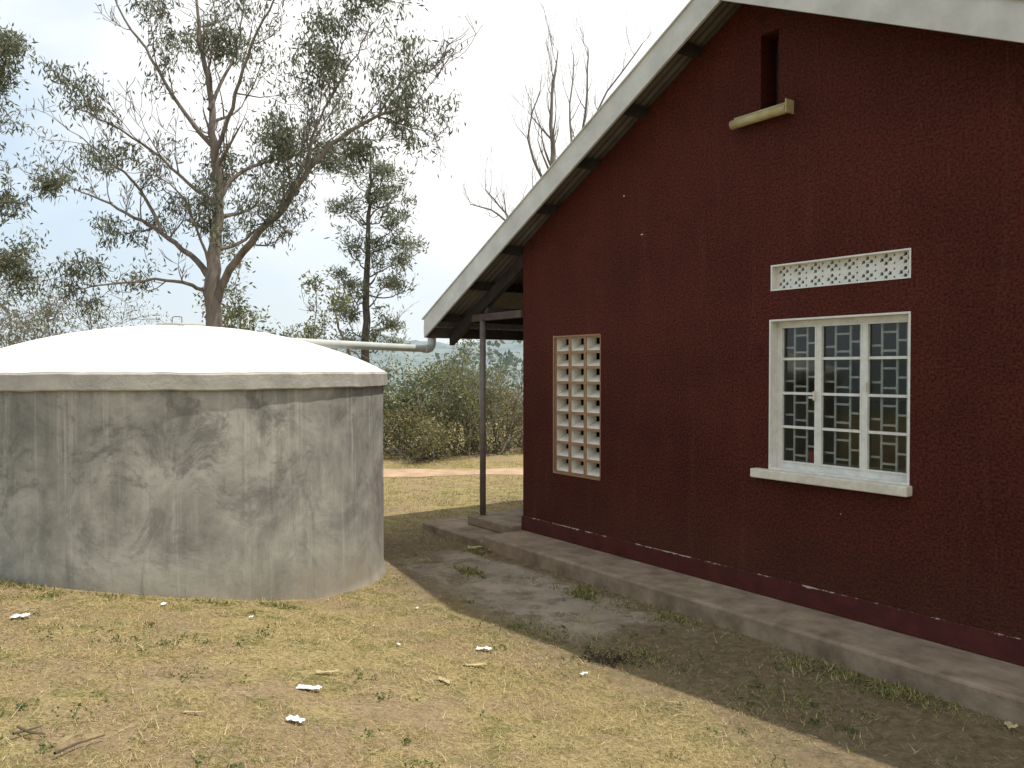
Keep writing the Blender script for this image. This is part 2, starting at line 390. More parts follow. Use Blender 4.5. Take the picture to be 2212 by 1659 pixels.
for a,b_ in spans:
    for z in zz[1:4]: L.append((a,b_,fy0+0.004,fy1-0.004,z-0.010,z+0.010))
    L+=[(a,a+0.011,fy0-0.008,fy1-0.01,zz[0],zz[4]),(b_-0.011,b_,fy0-0.008,fy1-0.01,zz[0],zz[4]),(a+0.011,b_-0.011,fy0-0.008,fy1-0.01,zz[0],zz[0]+0.011),(a+0.011,b_-0.011,fy0-0.008,fy1-0.01,zz[4]-0.011,zz[4])]
boxes('window_frame',L,M['white'],house)
boxes('window_handles',[(spans[0][1]-0.012,spans[0][1]+0.0,fy0-0.03,fy0-0.009,1.72,1.79),(spans[0][1]-0.05,spans[0][1]-0.013,fy0-0.028,fy0-0.018,1.735,1.75),(spans[2][0]+0.0,spans[2][0]+0.012,fy0-0.03,fy0-0.009,1.80,1.86)],M['cream'],house)
boxes('window_glass',[(a,b_,0.103,0.107,zz[0],zz[4]) for a,b_ in spans],M['glass'],house)
L=[]; y0,y1=0.142,0.154; t=0.0078
for a,b_ in spans:
    w=b_-a
    vx=[a+w*k for k in (0.26,0.62,0.86)]
    for x in vx: L.append((x-t,x+t,y0,y1,zz[0],zz[4]))
    for q in range(4):
        z0,z1=zz[q],zz[q+1]; h=z1-z0
        for (p,q2,fz) in ((a,vx[0]-t,0.35),(vx[0]+t,vx[1]-t,0.20),(vx[0]+t,vx[1]-t,0.72),(vx[1]+t,vx[2]-t,0.48),(vx[2]+t,b_,.25)):
            L.append((p,q2,y0+0.001,y1-0.001,z0+fz*h-t,z0+fz*h+t))
boxes('burglar_bars',L,M['bars'],house)
rd=simple('red_plastic',(0.45,0.04,0.03),(0.5,0.06,0.05),5,0.4,0)
bpy.ops.mesh.primitive_cone_add(vertices=20,radius1=0.045,radius2=0.062,depth=0.09,location=(0,0,0)); pot=bpy.context.object; pot.name='window_pot'; pot.data.materials.append(rd); pot.parent=house; pot.location=(3.50,0.25,1.268)
boxes('window_ledge_inside',[(W0,W1,0.202,0.36,1.18,1.222)],M['cream'],house)
V=[];F=[]
for (cs,cz,r_) in ((1.62,3.62,.010),(1.86,3.22,.011),(3.9,0.9,.005)):
    k=len(V); 
    for q in range(6):
        a=q*math.pi/3; V.append((cs+r_*1.6*math.cos(a)*random.uniform(.5,1.2),-0.003,cz+r_*.6*math.sin(a)*random.uniform(.5,1.2)))
    F.append(tuple(range(k,k+6)))
mesh_obj('plaster_chips',V,F,M['cream'],house)

def sheet(name,s0,s1,zoff):
    ys=np.arange(-0.30,BACK+0.4,0.0095)
    V=[];F=[]
    segs=3
    for k in range(segs+1):
        s=s0+(s1-s0)*k/segs
        for y in ys: V.append((s,y,rz(s)+zoff+0.009*math.sin(y*2*math.pi/0.076)))
    m_=len(ys)
    V=np.array(V); i=np.arange(m_-1)
    for k in range(segs): F.append(np.stack([k*m_+i,k*m_+i+1,(k+1)*m_+i+1,(k+1)*m_+i],1))
    return np_mesh(name,V,np.vstack(F),M['iron'],parent=house,smooth=True)
EL=-1.675; ER=RS+4.75
zr=0.135
sheet('roof_sheet_a',EL-0.04,RS,zr); sheet('roof_sheet_b',RS,ER+0.04,zr)
def rake(name,s0,s1,y0,y1,za,zb,mat,bev=0):
    V=[];F=[]
    for s in (s0,s1):
        for (y,z) in ((y0,za),(y1,za),(y1,zb),(y0,zb)): V.append((s,y,rz(s)+z))
    F=[(0,1,2,3),(7,6,5,4),(0,4,5,1),(1,5,6,2),(2,6,7,3),(3,7,4,0)]
    o=mesh_obj(name,V,F,mat,house); bm=bmesh.new(); bm.from_mesh(o.data); bmesh.ops.recalc_face_normals(bm,faces=bm.faces); bm.to_mesh(o.data); bm.free(); return o
rake('fascia_board',EL,RS-0.0005,-0.328,-0.302,-0.01,0.235,M['fascia'])
rake('fascia_board',RS+0.0005,ER,-0.328,-0.302,0.0,0.235,M['fascia'])
rake('barge_cap',EL-0.03,RS-0.0005,-0.345,-0.20,0.236,0.248,M['fascia'])
rake('barge_cap',RS+0.0005,ER+0.03,-0.345,-0.20,0.236,0.248,M['fascia'])
boxes('eave_fascia',[(EL-0.002,EL+0.022,-0.3015,BACK+0.3,rz(EL)-0.012,rz(EL)+0.12),(ER-0.022,ER+0.002,-0.3015,BACK+0.3,rz(ER)-0.012,rz(ER)+0.12)],M['wood2'],house)
L=[]
for k in range(15):
    s=2.54-0.655*k
    if s<EL+0.1: break
    L.append((s-0.03,s+0.03,-0.3,BACK+0.2,rz(s)+0.03,rz(s)+0.118))
for k in range(8):
    s=RS+0.45+0.66*k
    if s>ER-0.1: break
    L.append((s-0.03,s+0.03,-0.3,BACK+0.2,rz(s)+0.03,rz(s)+0.118))
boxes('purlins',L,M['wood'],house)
for i,y in enumerate((0.02,2.4,4.8,7.2)):
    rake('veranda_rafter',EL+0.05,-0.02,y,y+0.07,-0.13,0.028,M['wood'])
for y in (0.01,2.4,4.8,7.2):
    boxes('veranda_tie_beam',[(-1.02,-0.003,y-0.04,y+0.03,CAMZ+0.60,CAMZ+0.68)],M['wood2'],house)
boxes('veranda_wall_plate',[(-0.86,-0.78,0.05,BACK,CAMZ+0.681,CAMZ+0.76)],M['wood2'],house)
def cyl(name,p0,p1,r,mat,parent=None,seg=20,r2=None):
    p0=Vector(p0);p1=Vector(p1); d=p1-p0
    bm=bmesh.new(); bmesh.ops.create_cone(bm,cap_ends=True,segments=seg,radius1=r,radius2=r if r2 is None else r2,depth=d.length)
    me=bpy.data.meshes.new(name); bm.to_mesh(me); bm.free(); me.materials.append(mat)
    me.polygons.foreach_set('use_smooth',[len(p.vertices)==4 for p in me.polygons])
    o=bpy.data.objects.new(name,me); link(o,parent); o.matrix_local=Matrix.Translation((p0+p1)/2)@d.to_track_quat('Z','Y').to_matrix().to_4x4(); return o
for y in (0.0,2.4,4.8,7.2):
    cyl('veranda_post',(-0.82,y,0.2),(-0.82,y,CAMZ+0.60),0.037,M['post'],house)
def tube_path(name,P,r,mat,parent=None):
    cu=bpy.data.curves.new(name,'CURVE'); cu.dimensions='3D'; sp=cu.splines.new('POLY'); sp.points.add(len(P)-1)
    for i,p in enumerate(P): sp.points[i].co=(*p,1)
    cu.bevel_depth=r; cu.bevel_resolution=5; cu.use_fill_caps=True
    o=bpy.data.objects.new(name,cu); cu.materials.append(mat); COL.objects.link(o)
    dg=bpy.context.evaluated_depsgraph_get(); me=bpy.data.meshes.new_from_object(o.evaluated_get(dg)); bpy.data.objects.remove(o)
    me.polygons.foreach_set('use_smooth',[True]*len(me.polygons))
    o=bpy.data.objects.new(name,me); return link(o,parent)
V=[];F=[];GR=0.055
for k,y in enumerate((-0.22,BACK+0.2)):
    for i in range(13):
        a=math.pi+math.pi*i/12; V.append((EL-0.075+GR*math.cos(a),y,rz(EL)+0.10+GR*math.sin(a)))
for i in range(12): F.append((i,i+1,14+i,13+i))
o=mesh_obj('gutter',V,F,M['pvc'],house,True); md=o.modifiers.new('s','SOLIDIFY'); md.thickness=0.004

L=empty('wall_lamp',(0,0,0))
L.location=(HX,HY,0); L.rotation_euler=house.rotation_euler
boxes('batten',[(2.95,3.48,-0.05,-0.001,3.96,4.015)],M['lamp'],L,0.010)
cyl('tube_cover',(2.955,-0.075,3.95),(3.475,-0.075,3.95),0.036,M['lamp'],L)
boxes('end_cap',[(3.476,3.490,-0.105,-0.001,3.915,4.02)],M['lamp'],L,0.006)

# ------------------------------------------------------------------ water tank
TX,TY=-3.06,7.39; TR=1.84; RIM=CAMZ-0.14
tank=empty('water_tank',(TX,TY,0))
def revolve(name,prof,mat,parent,seg=160,noise=0.0):
    V=[];F=[]
    for i in range(seg):
        a=2*math.pi*i/seg
        for (r,z) in prof:
            w=noise*(math.sin(a*7+z*3)+0.7*math.sin(a*17+z*5+1)+0.5*math.sin(a*31+2)+.6*math.sin(a*53+z*9)) if r>0.05 else 0
            V.append(((r+w)*math.cos(a),(r+w)*math.sin(a),z+w*0.8))
    k=len(prof)
    for i in range(seg):
        j=(i+1)%seg
        for q in range(k-1): F.append((i*k+q,j*k+q,j*k+q+1,i*k+q+1))
    o=mesh_obj(name,V,F,mat,parent,True)
    md=o.modifiers.new('e','EDGE_SPLIT'); md.split_angle=math.radians(35); return o
revolve('tank_wall',[(TR+0.03,-0.2),(TR+0.03,0.03),(TR+0.005,0.08)]+[(TR,z) for z in np.linspace(0.15,RIM+0.01,14)],M['tank'],tank,noise=0.002)
revolve('tank_rim',[(TR-0.02,RIM),(TR+0.028,RIM-0.004),(TR+0.036,RIM+0.005),(TR+0.034,RIM+0.06),(TR+0.034,RIM+0.11),(TR+0.022,RIM+0.121),(TR-0.03,RIM+0.128)],M['rim'],tank,noise=0.003)
prof=[]
for q in range(26):
    r=(TR+0.015)*(1-q/25.0); prof.append((max(r,0.0001),RIM+0.125+0.425*(1-(r/(TR+0.015))**2)**0.92 if r<TR+0.015 else RIM+0.125))
revolve('tank_dome',prof,M['dome'],tank,noise=0.003)
zt=RIM+0.125+0.425
revolve('tank_hatch',[(0.20,zt-0.06),(0.20,zt+0.012),(0.185,zt+0.022),(0.0001,zt+0.026)],M['rim'],tank,48)
tube_path('hatch_handle',[(-0.09,0,zt+0.02),(-0.09,0,zt+0.08),(-0.07,0,zt+0.088),(-0.02,0,zt+0.088),(0.0,0,zt+0.08),(0.0,0,zt+0.02)],0.004,M['wood2'],tank)

pipe=empty('drain_pipe',(0,0,0))
ex,ey=HX+E[0]*(EL-0.075)+NN[0]*0.17, HY+E[1]*(EL-0.075)+NN[1]*0.17
zc=rz(EL)
PZ=CAMZ+0.275
end=(-2.42,7.98,PZ+0.02)
dx,dy=end[0]-ex,end[1]-ey; dl=math.hypot(dx,dy); dx/=dl;dy/=dl
tube_path('elbow',[(ex,ey,zc+0.06),(ex,ey,PZ+0.09),(ex+dx*0.01,ey+dy*0.01,PZ+0.045),(ex+dx*0.04,ey+dy*0.04,PZ+0.012),(ex+dx*0.09,ey+dy*0.09,PZ),(ex+dx*0.17,ey+dy*0.17,PZ)],0.055,M['pvc'],pipe)
tube_path('run',[(ex+dx*0.10,ey+dy*0.10,PZ),end],0.046,M['pvc'],pipe)
cyl('outlet_socket',(ex,ey,zc+0.0),(ex,ey,zc+0.05),0.064,M['pvc'],pipe)
o=boxes('gutter_box',[(-0.085,0.085,-0.075,0.075,0,0.10)],M['pvc'],pipe,0.008); o.location=(ex,ey,zc+0.051); o.rotation_euler=house.rotation_euler

# ------------------------------------------------------------------ trees
class Tree:
    def __init__(s,seed): s.r=random.Random(seed); s.V=[];s.F=[];s.tips=[]
    def tube(s,P,R,k=6):
        b=len(s.V); prev=None
        for i,p in enumerate(P):
            if i<len(P)-1: t=(P[i+1]-p)
            else: t=p-P[i-1]
            if t.length<1e-6: t=Vector((0,0,1))
            t.normalize()
            if prev is None: u=t.orthogonal().normalized()
            else:
                u=(prev-t*prev.dot(t)); u=u.normalized() if u.length>1e-5 else t.orthogonal().normalized()
            prev=u; v=t.cross(u)
            for q in range(k):
                a=2*math.pi*q/k; s.V.append(p+(u*math.cos(a)+v*math.sin(a))*R[i])
        for i in range(len(P)-1):
            for q in range(k):
                a=b+i*k+q; c=b+i*k+(q+1)%k; s.F.append((a,c,c+k,a+k))
    def rv(s): 
        return Vector((s.r.gauss(0,1),s.r.gauss(0,1),s.r.gauss(0,1))).normalized()
    def spline(s,P,R,sub=4,jit=0.03):
        P=[Vector(p) for p in P]; out=[];ro=[]
        n=len(P)
        for i in range(n-1):
            p0=P[max(i-1,0)];p1=P[i];p2=P[i+1];p3=P[min(i+2,n-1)]
            for k in range(sub):
                t=k/sub
                q=0.5*((2*p1)+(p2-p0)*t+(2*p0-5*p1+4*p2-p3)*t*t+(-p0+3*p1-3*p2+p3)*t**3)
                if i+k>0: q=q+s.rv()*jit
                out.append(q); ro.append(R[i]*(1-t)+R[i+1]*t)
        out.append(P[-1]);ro.append(R[-1]); return out,ro
    def grow(s,p,d,L,r,lvl,par):
        nseg=4 if lvl>0 else 3
        P=[p.copy()];R=[r];dd=d.copy()
        for i in range(nseg):
            dd=(dd+s.rv()*par['wig']+Vector((0,0,par['up']))).normalized()
            P.append(P[-1]+dd*(L/nseg)); R.append(max(r*(1-(i+1)/nseg*0.75),par.get('rmin',0.0045)))
        s.tube(P,R,5 if lvl>0 else 4)
        if lvl==0:
            s.tips.append((P[-1],dd,par['leaf'])); 
            if s.r.random()<0.6: s.tips.append((P[-2],dd,par['leaf']*0.8))
            return
        nc=s.r.randint(*par['nc'])
        for c in range(nc):
            i=s.r.randint(1,nseg); t=s.r.random()
            q=P[i-1].lerp(P[i],t) if c else P[-1]
            nd=(dd*0.8+s.rv()*par['spread']+Vector((0,0,par['up']))).normalized()
            s.grow(q,nd,L*s.r.uniform(0.45,0.75),max(R[i]*0.65,0.005),lvl-1,par)
    def limb(s,P,R,par,start=0.3,every=2,k=8,L=1.2,lvl=2,jit=0.03):
        pts,rad=s.spline(P,R,jit=jit); s.tube(pts,rad,k)
        n=len(pts)
        for i in range(int(n*start),n,every):
            t=(pts[min(i+1,n-1)]-pts[i-1]).normalized()
            d=(t*0.7+s.rv()*0.9+Vector((0,0,0.25))).normalized()
            pr=dict(par)
            lf=par['leaf']*(s.r.random()**0.8)*1.6
            if s.r.random()<par.get('bare',0.25): lf=0.03
            pr['leaf']=lf
            s.grow(pts[i],d,L*s.r.uniform(0.5,1.15)*(1-0.35*i/n),max(rad[i]*0.5,0.009),lvl,pr)
        return pts
def leaves(tips,nmax,sig,ln,wd,cols,droop=0.5,seed=1,zs=0.8):
    rg=np.random.default_rng(seed); C=[];S=[]
    for (p,d,lf) in tips:
        k=rg.poisson(max(nmax*lf,0.0))
        if k>0:
            C.append(np.array(p)+np.clip(rg.normal(0,1,(k,3)),-1.7,1.7)*np.array([sig,sig,sig*zs])*rg.uniform(.6,1.15)); S.append(np.full(k,rg.random()))
    C=np.vstack(C);S=np.concatenate(S);n=len(C)
    d=rg.normal(0,1,(n,3)); d[:,2]-=droop*1.6; d/=np.linalg.norm(d,axis=1)[:,None]
    w=np.cross(d,rg.normal(0,1,(n,3))); w/=np.linalg.norm(w,axis=1)[:,None]+1e-6
    l=ln*rg.uniform(0.6,1.3,n)[:,None]; ww=wd*rg.uniform(0.7,1.3,n)[:,None]
    nrm=np.cross(d,w)
    V=np.stack([C,C+d*l*0.45+w*ww*0.5+nrm*l*0.05,C+d*l,C+d*l*0.45-w*ww*0.5+nrm*l*0.05],1).reshape(-1,3)
    F=np.arange(n*4).reshape(-1,4)
    c0=np.array(cols[0]);c1=np.array(cols[1])
    t=np.clip(0.5*S+0.5*rg.random(n),0,1)[:,None]
    c=c0*(1-t)+c1*t
    if len(cols)>2:
        mk=rg.random(n)<0.15; c[mk]=cols[2]
    c=np.repeat(np.hstack([c,np.ones((n,1))]),4,axis=0)
    return V,F,c
def make_tree(name,T,loc,bark,lp=None):
    e=empty(name,loc)
    np_mesh('branches',[tuple(v) for v in T.V],T.F,bark,parent=e,smooth=True)
    if lp:
        V,F,c=leaves(T.tips,**lp); np_mesh('leaves',V,F,M['leaf'],col=c,parent=e)
    return e
GC=[(0.070,0.085,0.048),(0.19,0.21,0.13),(0.31,0.30,0.21)]

D=18.0; k=D/1720.0
def Q(x,y,dy=0): return ((x-462)*k,dy,(800-y)*k+CAMZ)
T=Tree(11)
par=dict(wig=0.24,up=0.10,spread=0.8,nc=(3,5),leaf=0.62,bare=0.46,rmin=.006)
def LB(P,r0,r1,**kw):
    n=len(P); R=[r0+(r1-r0)*(i/(n-1))**0.8 for i in range(n)]
    T.limb(P,R,par,**kw)
T.limb([Q(462,986),Q(461,800),Q(463,700),Q(460,610,0),Q(466,500,.1),Q(468,390,.1),Q(462,290,0),Q(450,190,.2),Q(432,90,.1),Q(420,-30,.2)],[.26,.21,.18,.165,.135,.11,.085,.065,.045,.02],par,start=0.42,every=2,k=10,L=1.6)
LB([Q(466,655),Q(490,605,-.1),Q(560,530,-.5),Q(640,465,-.9),Q(700,395,-1.2),Q(765,340,-1.4),Q(840,300,-1.5),Q(915,285,-1.6)],.115,.02,start=.35,L=1.6)
LB([Q(458,600),Q(400,548,.3),Q(330,497,.5),Q(255,455,.8),Q(180,415,1.0),Q(115,388,1.1)],.085,.015,start=.35,L=1.2)
LB([Q(455,655),Q(432,622,-.1),Q(380,610,-.5),Q(300,622,-.9),Q(225,638,-1.2)],.06,.012,start=.4,L=.9)
LB([Q(466,440),Q(425,405,-.4),Q(370,350,-.8),Q(305,310,-1.3),Q(240,280,-1.6)],.05,.012,start=.3,L=1.3)
LB([Q(467,450),Q(500,370,.4),Q(560,325,.9),Q(640,295,1.3),Q(710,235,1.6)],.06,.012,start=.3,L=1.5)
LB([Q(464,320),Q(410,250,-.3),Q(355,150,-.5),Q(305,70,-.6),Q(260,-30,-.7)],.06,.012,start=.3,L=1.3)
LB([Q(465,350),Q(515,245,-.3),Q(555,150,-.6),Q(610,60,-.8),Q(660,-30,-1)],.06,.012,start=.3,L=1.3)
LB([Q(468,540),Q(510,510,.6),Q(560,450,1.0),Q(605,370,1.3),Q(650,330,1.5)],.05,.012,start=.35,L=1.1)
LB([Q(455,240),Q(480,150,.4),Q(500,60,.7),Q(505,-50,.8)],.05,.012,start=.3,L=1.3)
LB([Q(690,405,-1.1),Q(700,330,-1.0),Q(742,250,-1.1),Q(795,160,-1.1),Q(825,95,-1)],.04,.008,start=.3,L=1.2)
LB([Q(330,497,.5),Q(285,400,.5),Q(215,335,.3),Q(165,290,.2)],.05,.01,start=.35,L=1.1)
LB([Q(640,468,-.9),Q(660,380,-.4),Q(690,300,-.1),Q(740,210,0.1)],.05,.01,start=.35,L=1.3)
LB([Q(460,590),Q(440,500,-.4),Q(420,430,-.8),Q(360,400,-1.1)],.04,.01,start=.35,L=1.1)
par=dict(par,bare=.9)
LB([Q(560,530,-.5),Q(600,545,-.8),Q(640,520,-1.0),Q(660,490,-1.1)],.025,.006,start=.35,L=.7)
LB([Q(840,300,-1.5),Q(880,240,-1.5),Q(930,215,-1.6),Q(965,235,-1.7)],.025,.006,start=.1,L=.8)
LB([Q(840,300,-1.5),Q(890,310,-1.3),Q(935,320,-1.2),Q(965,325,-1.2)],.02,.006,start=.1,L=.6)
LB([Q(742,250,-1.1),Q(770,150,-1.3),Q(800,90,-1.3)],.022,.006,start=.2,L=.8)
make_tree('eucalyptus_tree',T,(-(1106-462)*k,D,0),M['bark'],dict(nmax=26,sig=.17,ln=.145,wd=.036,cols=GC,droop=.9,seed=3))

D=13.0; k=D/1720.0
T=Tree(5)
def Q2(x,y,dy=0): return ((x+230)*k,dy,(800-y)*k+CAMZ)
par=dict(wig=0.22,up=0.05,spread=0.8,nc=(3,4),leaf=0.9,bare=0.2)
T.limb([Q2(-230,1055),Q2(-228,700),Q2(-220,400),Q2(-200,150),Q2(-190,-100)],[.22,.17,.13,.09,.04],par,start=.5,L=1.5)
LB([Q2(-225,560),Q2(-150,480,-.3),Q2(-70,400,-.5),Q2(-10,340,-.6),Q2(30,310,-.6)],.08,.015,start=.4,L=.75)
LB([Q2(-225,450),Q2(-150,330,.2),Q2(-90,220,.3),Q2(-40,170,.3),Q2(-5,120,.3)],.07,.015,start=.4,L=.65)
LB([Q2(-225,620),Q2(-150,590,-.3),Q2(-70,520,-.3),Q2(10,450,-.3),Q2(75,450,-.2)],.07,.012,start=.45,L=.7)
LB([Q2(-225,600),Q2(-150,620,.5),Q2(-60,560,.5),Q2(10,540,.5)],.06,.012,start=.4,L=.65)
make_tree('eucalyptus_tree',T,(-(1106+230)*k,D,0),M['bark2'],dict(nmax=42,sig=.14,ln=.11,wd=.030,cols=GC,droop=.6,seed=4))

D=25.0; k=D/1720.0
T=Tree(21); par=dict(wig=0.25,up=0.10,spread=0.6,nc=(2,4),leaf=0.85,bare=0.15)
def Q3(x,y,dy=0): return ((x-790)*k,dy,(800-y)*k+CAMZ)
T.limb([Q3(790,935),Q3(790,780),Q3(792,640),Q3(795,500),Q3(800,400),Q3(803,320)],[.17,.14,.11,.08,.05,.02],par,start=.45,every=2,k=8,L=.8,lvl=1)
for (x0,y0,x1,y1) in ((790,650,860,560),(792,580,905,520),(792,560,750,500),(790,700,865,655),(790,640,748,600),(795,450,880,375),(790,710,745,660),(792,510,880,455),(795,470,745,430),(800,400,840,345),(800,400,765,360),(791,620,890,600),(790,740,850,715),(795,470,850,420),(793,530,850,490),(790,760,750,720)):
    LB([Q3(x0,y0),Q3((x0+x1)/2,(y0+y1)/2+10,random.uniform(-.5,.5)),Q3(x1,y1,random.uniform(-.8,.8))],.03,.008,start=.25,every=2,L=.55,lvl=1,jit=.06)
make_tree('grevillea_tree',T,(-(1106-790)*k,D,-0.3),M['bark2'],dict(nmax=34,sig=.19,ln=.20,wd=.045,cols=[(0.10,0.125,0.08),(0.26,0.285,0.19),(0.33,0.33,0.24)],droop=-0.3,seed=5,zs=.6))
T=Tree(22); par=dict(wig=0.3,up=0.1,spread=0.8,nc=(2,3),leaf=0.0,bare=1)
LB([Q3(780,935),Q3(778,750),Q3(752,690),Q3(742,620)],.07,.015,start=.5,L=.7,lvl=1)
make_tree('dead_tree',T,(-(1106-790)*k-.1,D-1,-0.3),M['bark2'])

D=21.0; k=D/1720.0
T=Tree(31); par=dict(wig=0.16,up=0.22,spread=0.55,nc=(2,4),leaf=0.0,bare=1)
def Q4(x,y,dy=0): return ((x-1210)*k,dy,(800-y)*k+CAMZ)
T.limb([Q4(1210,960),Q4(1212,700),Q4(1205,500),Q4(1195,350),Q4(1190,230),Q4(1205,100)],[.18,.14,.11,.08,.045,.012],par,start=.45,every=1,k=7,L=1.3,lvl=2)
for P in (((1207,560),(1235,400),(1232,250),(1240,90)),((1207,520),(1270,380),(1290,230),(1375,110)),((1205,480),(1170,380),(1140,300),(1165,200)),((1208,600),(1140,500),(1090,440),(1050,400)),((1207,450),(1250,330),(1262,200),(1265,110)),((1208,640),(1150,530),(1080,460),(1015,420))):
    LB([Q4(P[0][0],P[0][1]),Q4(*P[1],random.uniform(-.5,.5)),Q4(*P[2],random.uniform(-.8,.8)),Q4(*P[3],random.uniform(-1,1))],.06,.012,start=.35,every=1,L=.95,lvl=1)
make_tree('bare_tree',T,((1210-1106)*k,D,-0.2),M['twig'])

def shrub(name,loc,rx,ry,h,nst,seed,cols,nmax,sig,ln,wd,bark,lvl=2,up=.12,L=.8,leaf=.8,bare=.2):
    T=Tree(seed); par=dict(wig=0.3,up=up,spread=0.9,nc=(3,4),leaf=leaf,bare=bare,rmin=.006)
    for i in range(nst):
        a=T.r.uniform(0,2*math.pi); q=math.sqrt(T.r.random()); bx,by=rx*q*math.cos(a),ry*q*math.sin(a)
        hh=h*T.r.uniform(.35,1.15)*(1-0.4*q); ox,oy=T.r.gauss(0,.4),T.r.gauss(0,.3)
        P=[Vector((bx,by,0)),Vector((bx+ox*.3,by+oy*.3,hh*.4)),Vector((bx+ox*.7,by+oy*.6,hh*.7)),Vector((bx+ox,by+oy,hh))]
        T.limb(P,[.035,.028,.018,.008],par,start=.03,every=2,k=5,L=L,lvl=lvl)
    return make_tree(name,T,loc,bark,dict(nmax=nmax,sig=sig,ln=ln,wd=wd,cols=cols,droop=.1,seed=seed))
BC=[(0.12,0.12,0.045),(0.30,0.28,0.13),(0.36,0.28,0.16)]
BG=[(0.09,0.115,0.04),(0.25,0.27,0.115),(0.33,0.30,0.16)]
shrub('shrub',(-2.8,19.0,0),.9,.8,2.1,13,41,BG,30,.20,.08,.036,M['twig'],lvl=1,bare=.25)
shrub('shrub',(-1.5,18.3,0),.9,.8,2.5,16,42,BG,30,.20,.08,.036,M['twig'],lvl=1,bare=.3)
shrub('shrub',(-1.9,17.4,0),.7,.4,1.0,9,51,BC,30,.18,.07,.032,M['twig'],lvl=1,bare=.3,L=.5)
shrub('shrub',(-0.3,18.8,0),.9,.8,1.8,13,48,BC,26,.19,.08,.036,M['twig'],lvl=1,bare=.5)
shrub('shrub',(0.9,20.3,0),1.1,.9,1.0,12,43,BC,26,.18,.08,.036,M['twig'],lvl=1)
shrub('shrub',(-4.6,19.2,0),1.4,1,2.1,13,44,BG,22,.18,.10,.04,M['twig'],lvl=1)
shrub('shrub',(-5.2,21,0),.9,.7,4.1,7,49,BG,9,.18,.14,.05,M['twig'],lvl=2,L=.7,bare=.35)
shrub('shrub',(-6.9,21,0),1.1,1,4.2,8,45,BG,11,.18,.14,.05,M['twig'],lvl=2,L=.8,bare=.3)
shrub('acacia_shrub',(-12.2,20,0),2.4,2,4.6,20,46,[(0.14,0.145,0.08),(0.26,0.25,0.15),(0.3,0.26,0.17)],15,.24,.11,.03,M['twig'],lvl=2,up=-.02,L=1.3)
shrub('shrub',(3.6,19.5,0),1.6,1,1.9,12,47,BG,26,.15,.12,.05,M['twig'],lvl=1)

tips=[]
rg=random.Random(9)
for i in range(720):
    a=math.radians(rg.uniform(45,140)); R=rg.uniform(50,340)
    x,y=R*math.cos(a),R*math.sin(a); z=float(gh(x,y)); h=rg.uniform(2.5,6.5)*(1+R/400)
    for q in range(9): tips.append((Vector((x+rg.gauss(0,1.6),y+rg.gauss(0,1.6),z+h*rg.uniform(.2,1))),None,1.0))
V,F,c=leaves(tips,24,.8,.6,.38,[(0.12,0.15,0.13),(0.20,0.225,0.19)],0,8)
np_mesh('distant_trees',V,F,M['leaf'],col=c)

# ------------------------------------------------------------------ grass
def blades(name,X,Y,ln,wd,flat,cols,seed,green=None):
    rg=np.random.default_rng(seed); n=len(X); Z=gh(X,Y)
    a=rg.uniform(0,2*np.pi,n); tilt=np.clip(rg.normal(flat,0.25,n),0.1,1.5)
    d=np.stack([np.cos(a)*np.sin(tilt),np.sin(a)*np.sin(tilt),np.cos(tilt)],1)
    w=np.stack([-np.sin(a),np.cos(a),np.zeros(n)],1)
    l=(ln*rg.uniform(.4,1.5,n))[:,None]; r=np.hypot(X,Y); ww=(wd*rg.uniform(.6,1.4,n)*np.clip(r/5,.8,3))[:,None]
    B=np.stack([X,Y,Z+rg.uniform(0,.006,n)],1)
    V=np.stack([B-w*ww*.5,B+w*ww*.5,B+d*l],1).reshape(-1,3)
    F=np.arange(3*n).reshape(-1,3)
    t=rg.random(n)[:,None]; c=np.array(cols[0])*(1-t)+np.array(cols[1])*t
    if green is not None:
        gm=(green>rg.random(n)); t2=rg.random(n)[:,None]; gcol=np.array([0.08,0.095,0.022])*(1-t2)+np.array([0.25,0.265,0.08])*t2; c[gm]=gcol[gm]
    c=np.repeat(np.hstack([c,np.ones((n,1))]),3,axis=0)
    return V,F,c
n=560000
r=rng.uniform(1.5**0.7,17**0.7,n)**(1/0.7); a=np.radians(rng.uniform(90-58,90+58,n)); X=r*np.cos(a); Y=r*np.sin(a)
s,nn=local(X,Y)
def pn(x,y,f,ph): 
    return (np.sin(x*f+ph+1.7*np.sin(y*f*.7+ph))+np.sin(y*f*1.3+ph*2+1.3*np.sin(x*f*.9)))*.25+.5
patch=.35*pn(X,Y,2.1,.3)+.3*pn(X,Y,5.3,1.1)+.35*pn(X,Y,13.7,2.2)
keep=~((nn<.56)&(s>-1.4))&(np.hypot(X-TX,Y-TY)>TR+.04)
dens=np.clip(-.6+2.6*patch,.04,1.3)
inpad=(s>.15)&(s<3.0)&(nn<1.75)&(nn>0); dens=np.where(inpad,np.where(patch>.66,.6,.02),dens)
strip=(nn<2.1)&~inpad&(s>-1); dens=np.where(strip,dens*.5,dens)
path=np.abs(Y-(15.3+.06*X))<.6; dens=np.where(path,.02,dens)
keep&=rng.random(n)<dens
X=X[keep];Y=Y[keep];s=s[keep];nn=nn[keep]
gpv=np.clip(.10+1.5*(pn(X,Y,1.6,4.)*.45+pn(X,Y,6.1,.7)*.55-.48),.03,.65); gpv=np.where(nn<2.1,gpv*1.2+.15,gpv)
V,F,c=blades('g',X,Y,.034,.0036,1.1,[(0.22,0.155,0.06),(0.58,0.47,0.23)],5,gpv)
np_mesh('grass',V,F,M['blade'],col=c)
n=18000
r=rng.uniform(2**0.8,9**0.8,n)**(1/0.8); a=np.radians(rng.uniform(35,150,n)); X=r*np.cos(a); Y=r*np.sin(a); s,nn=local(X,Y)
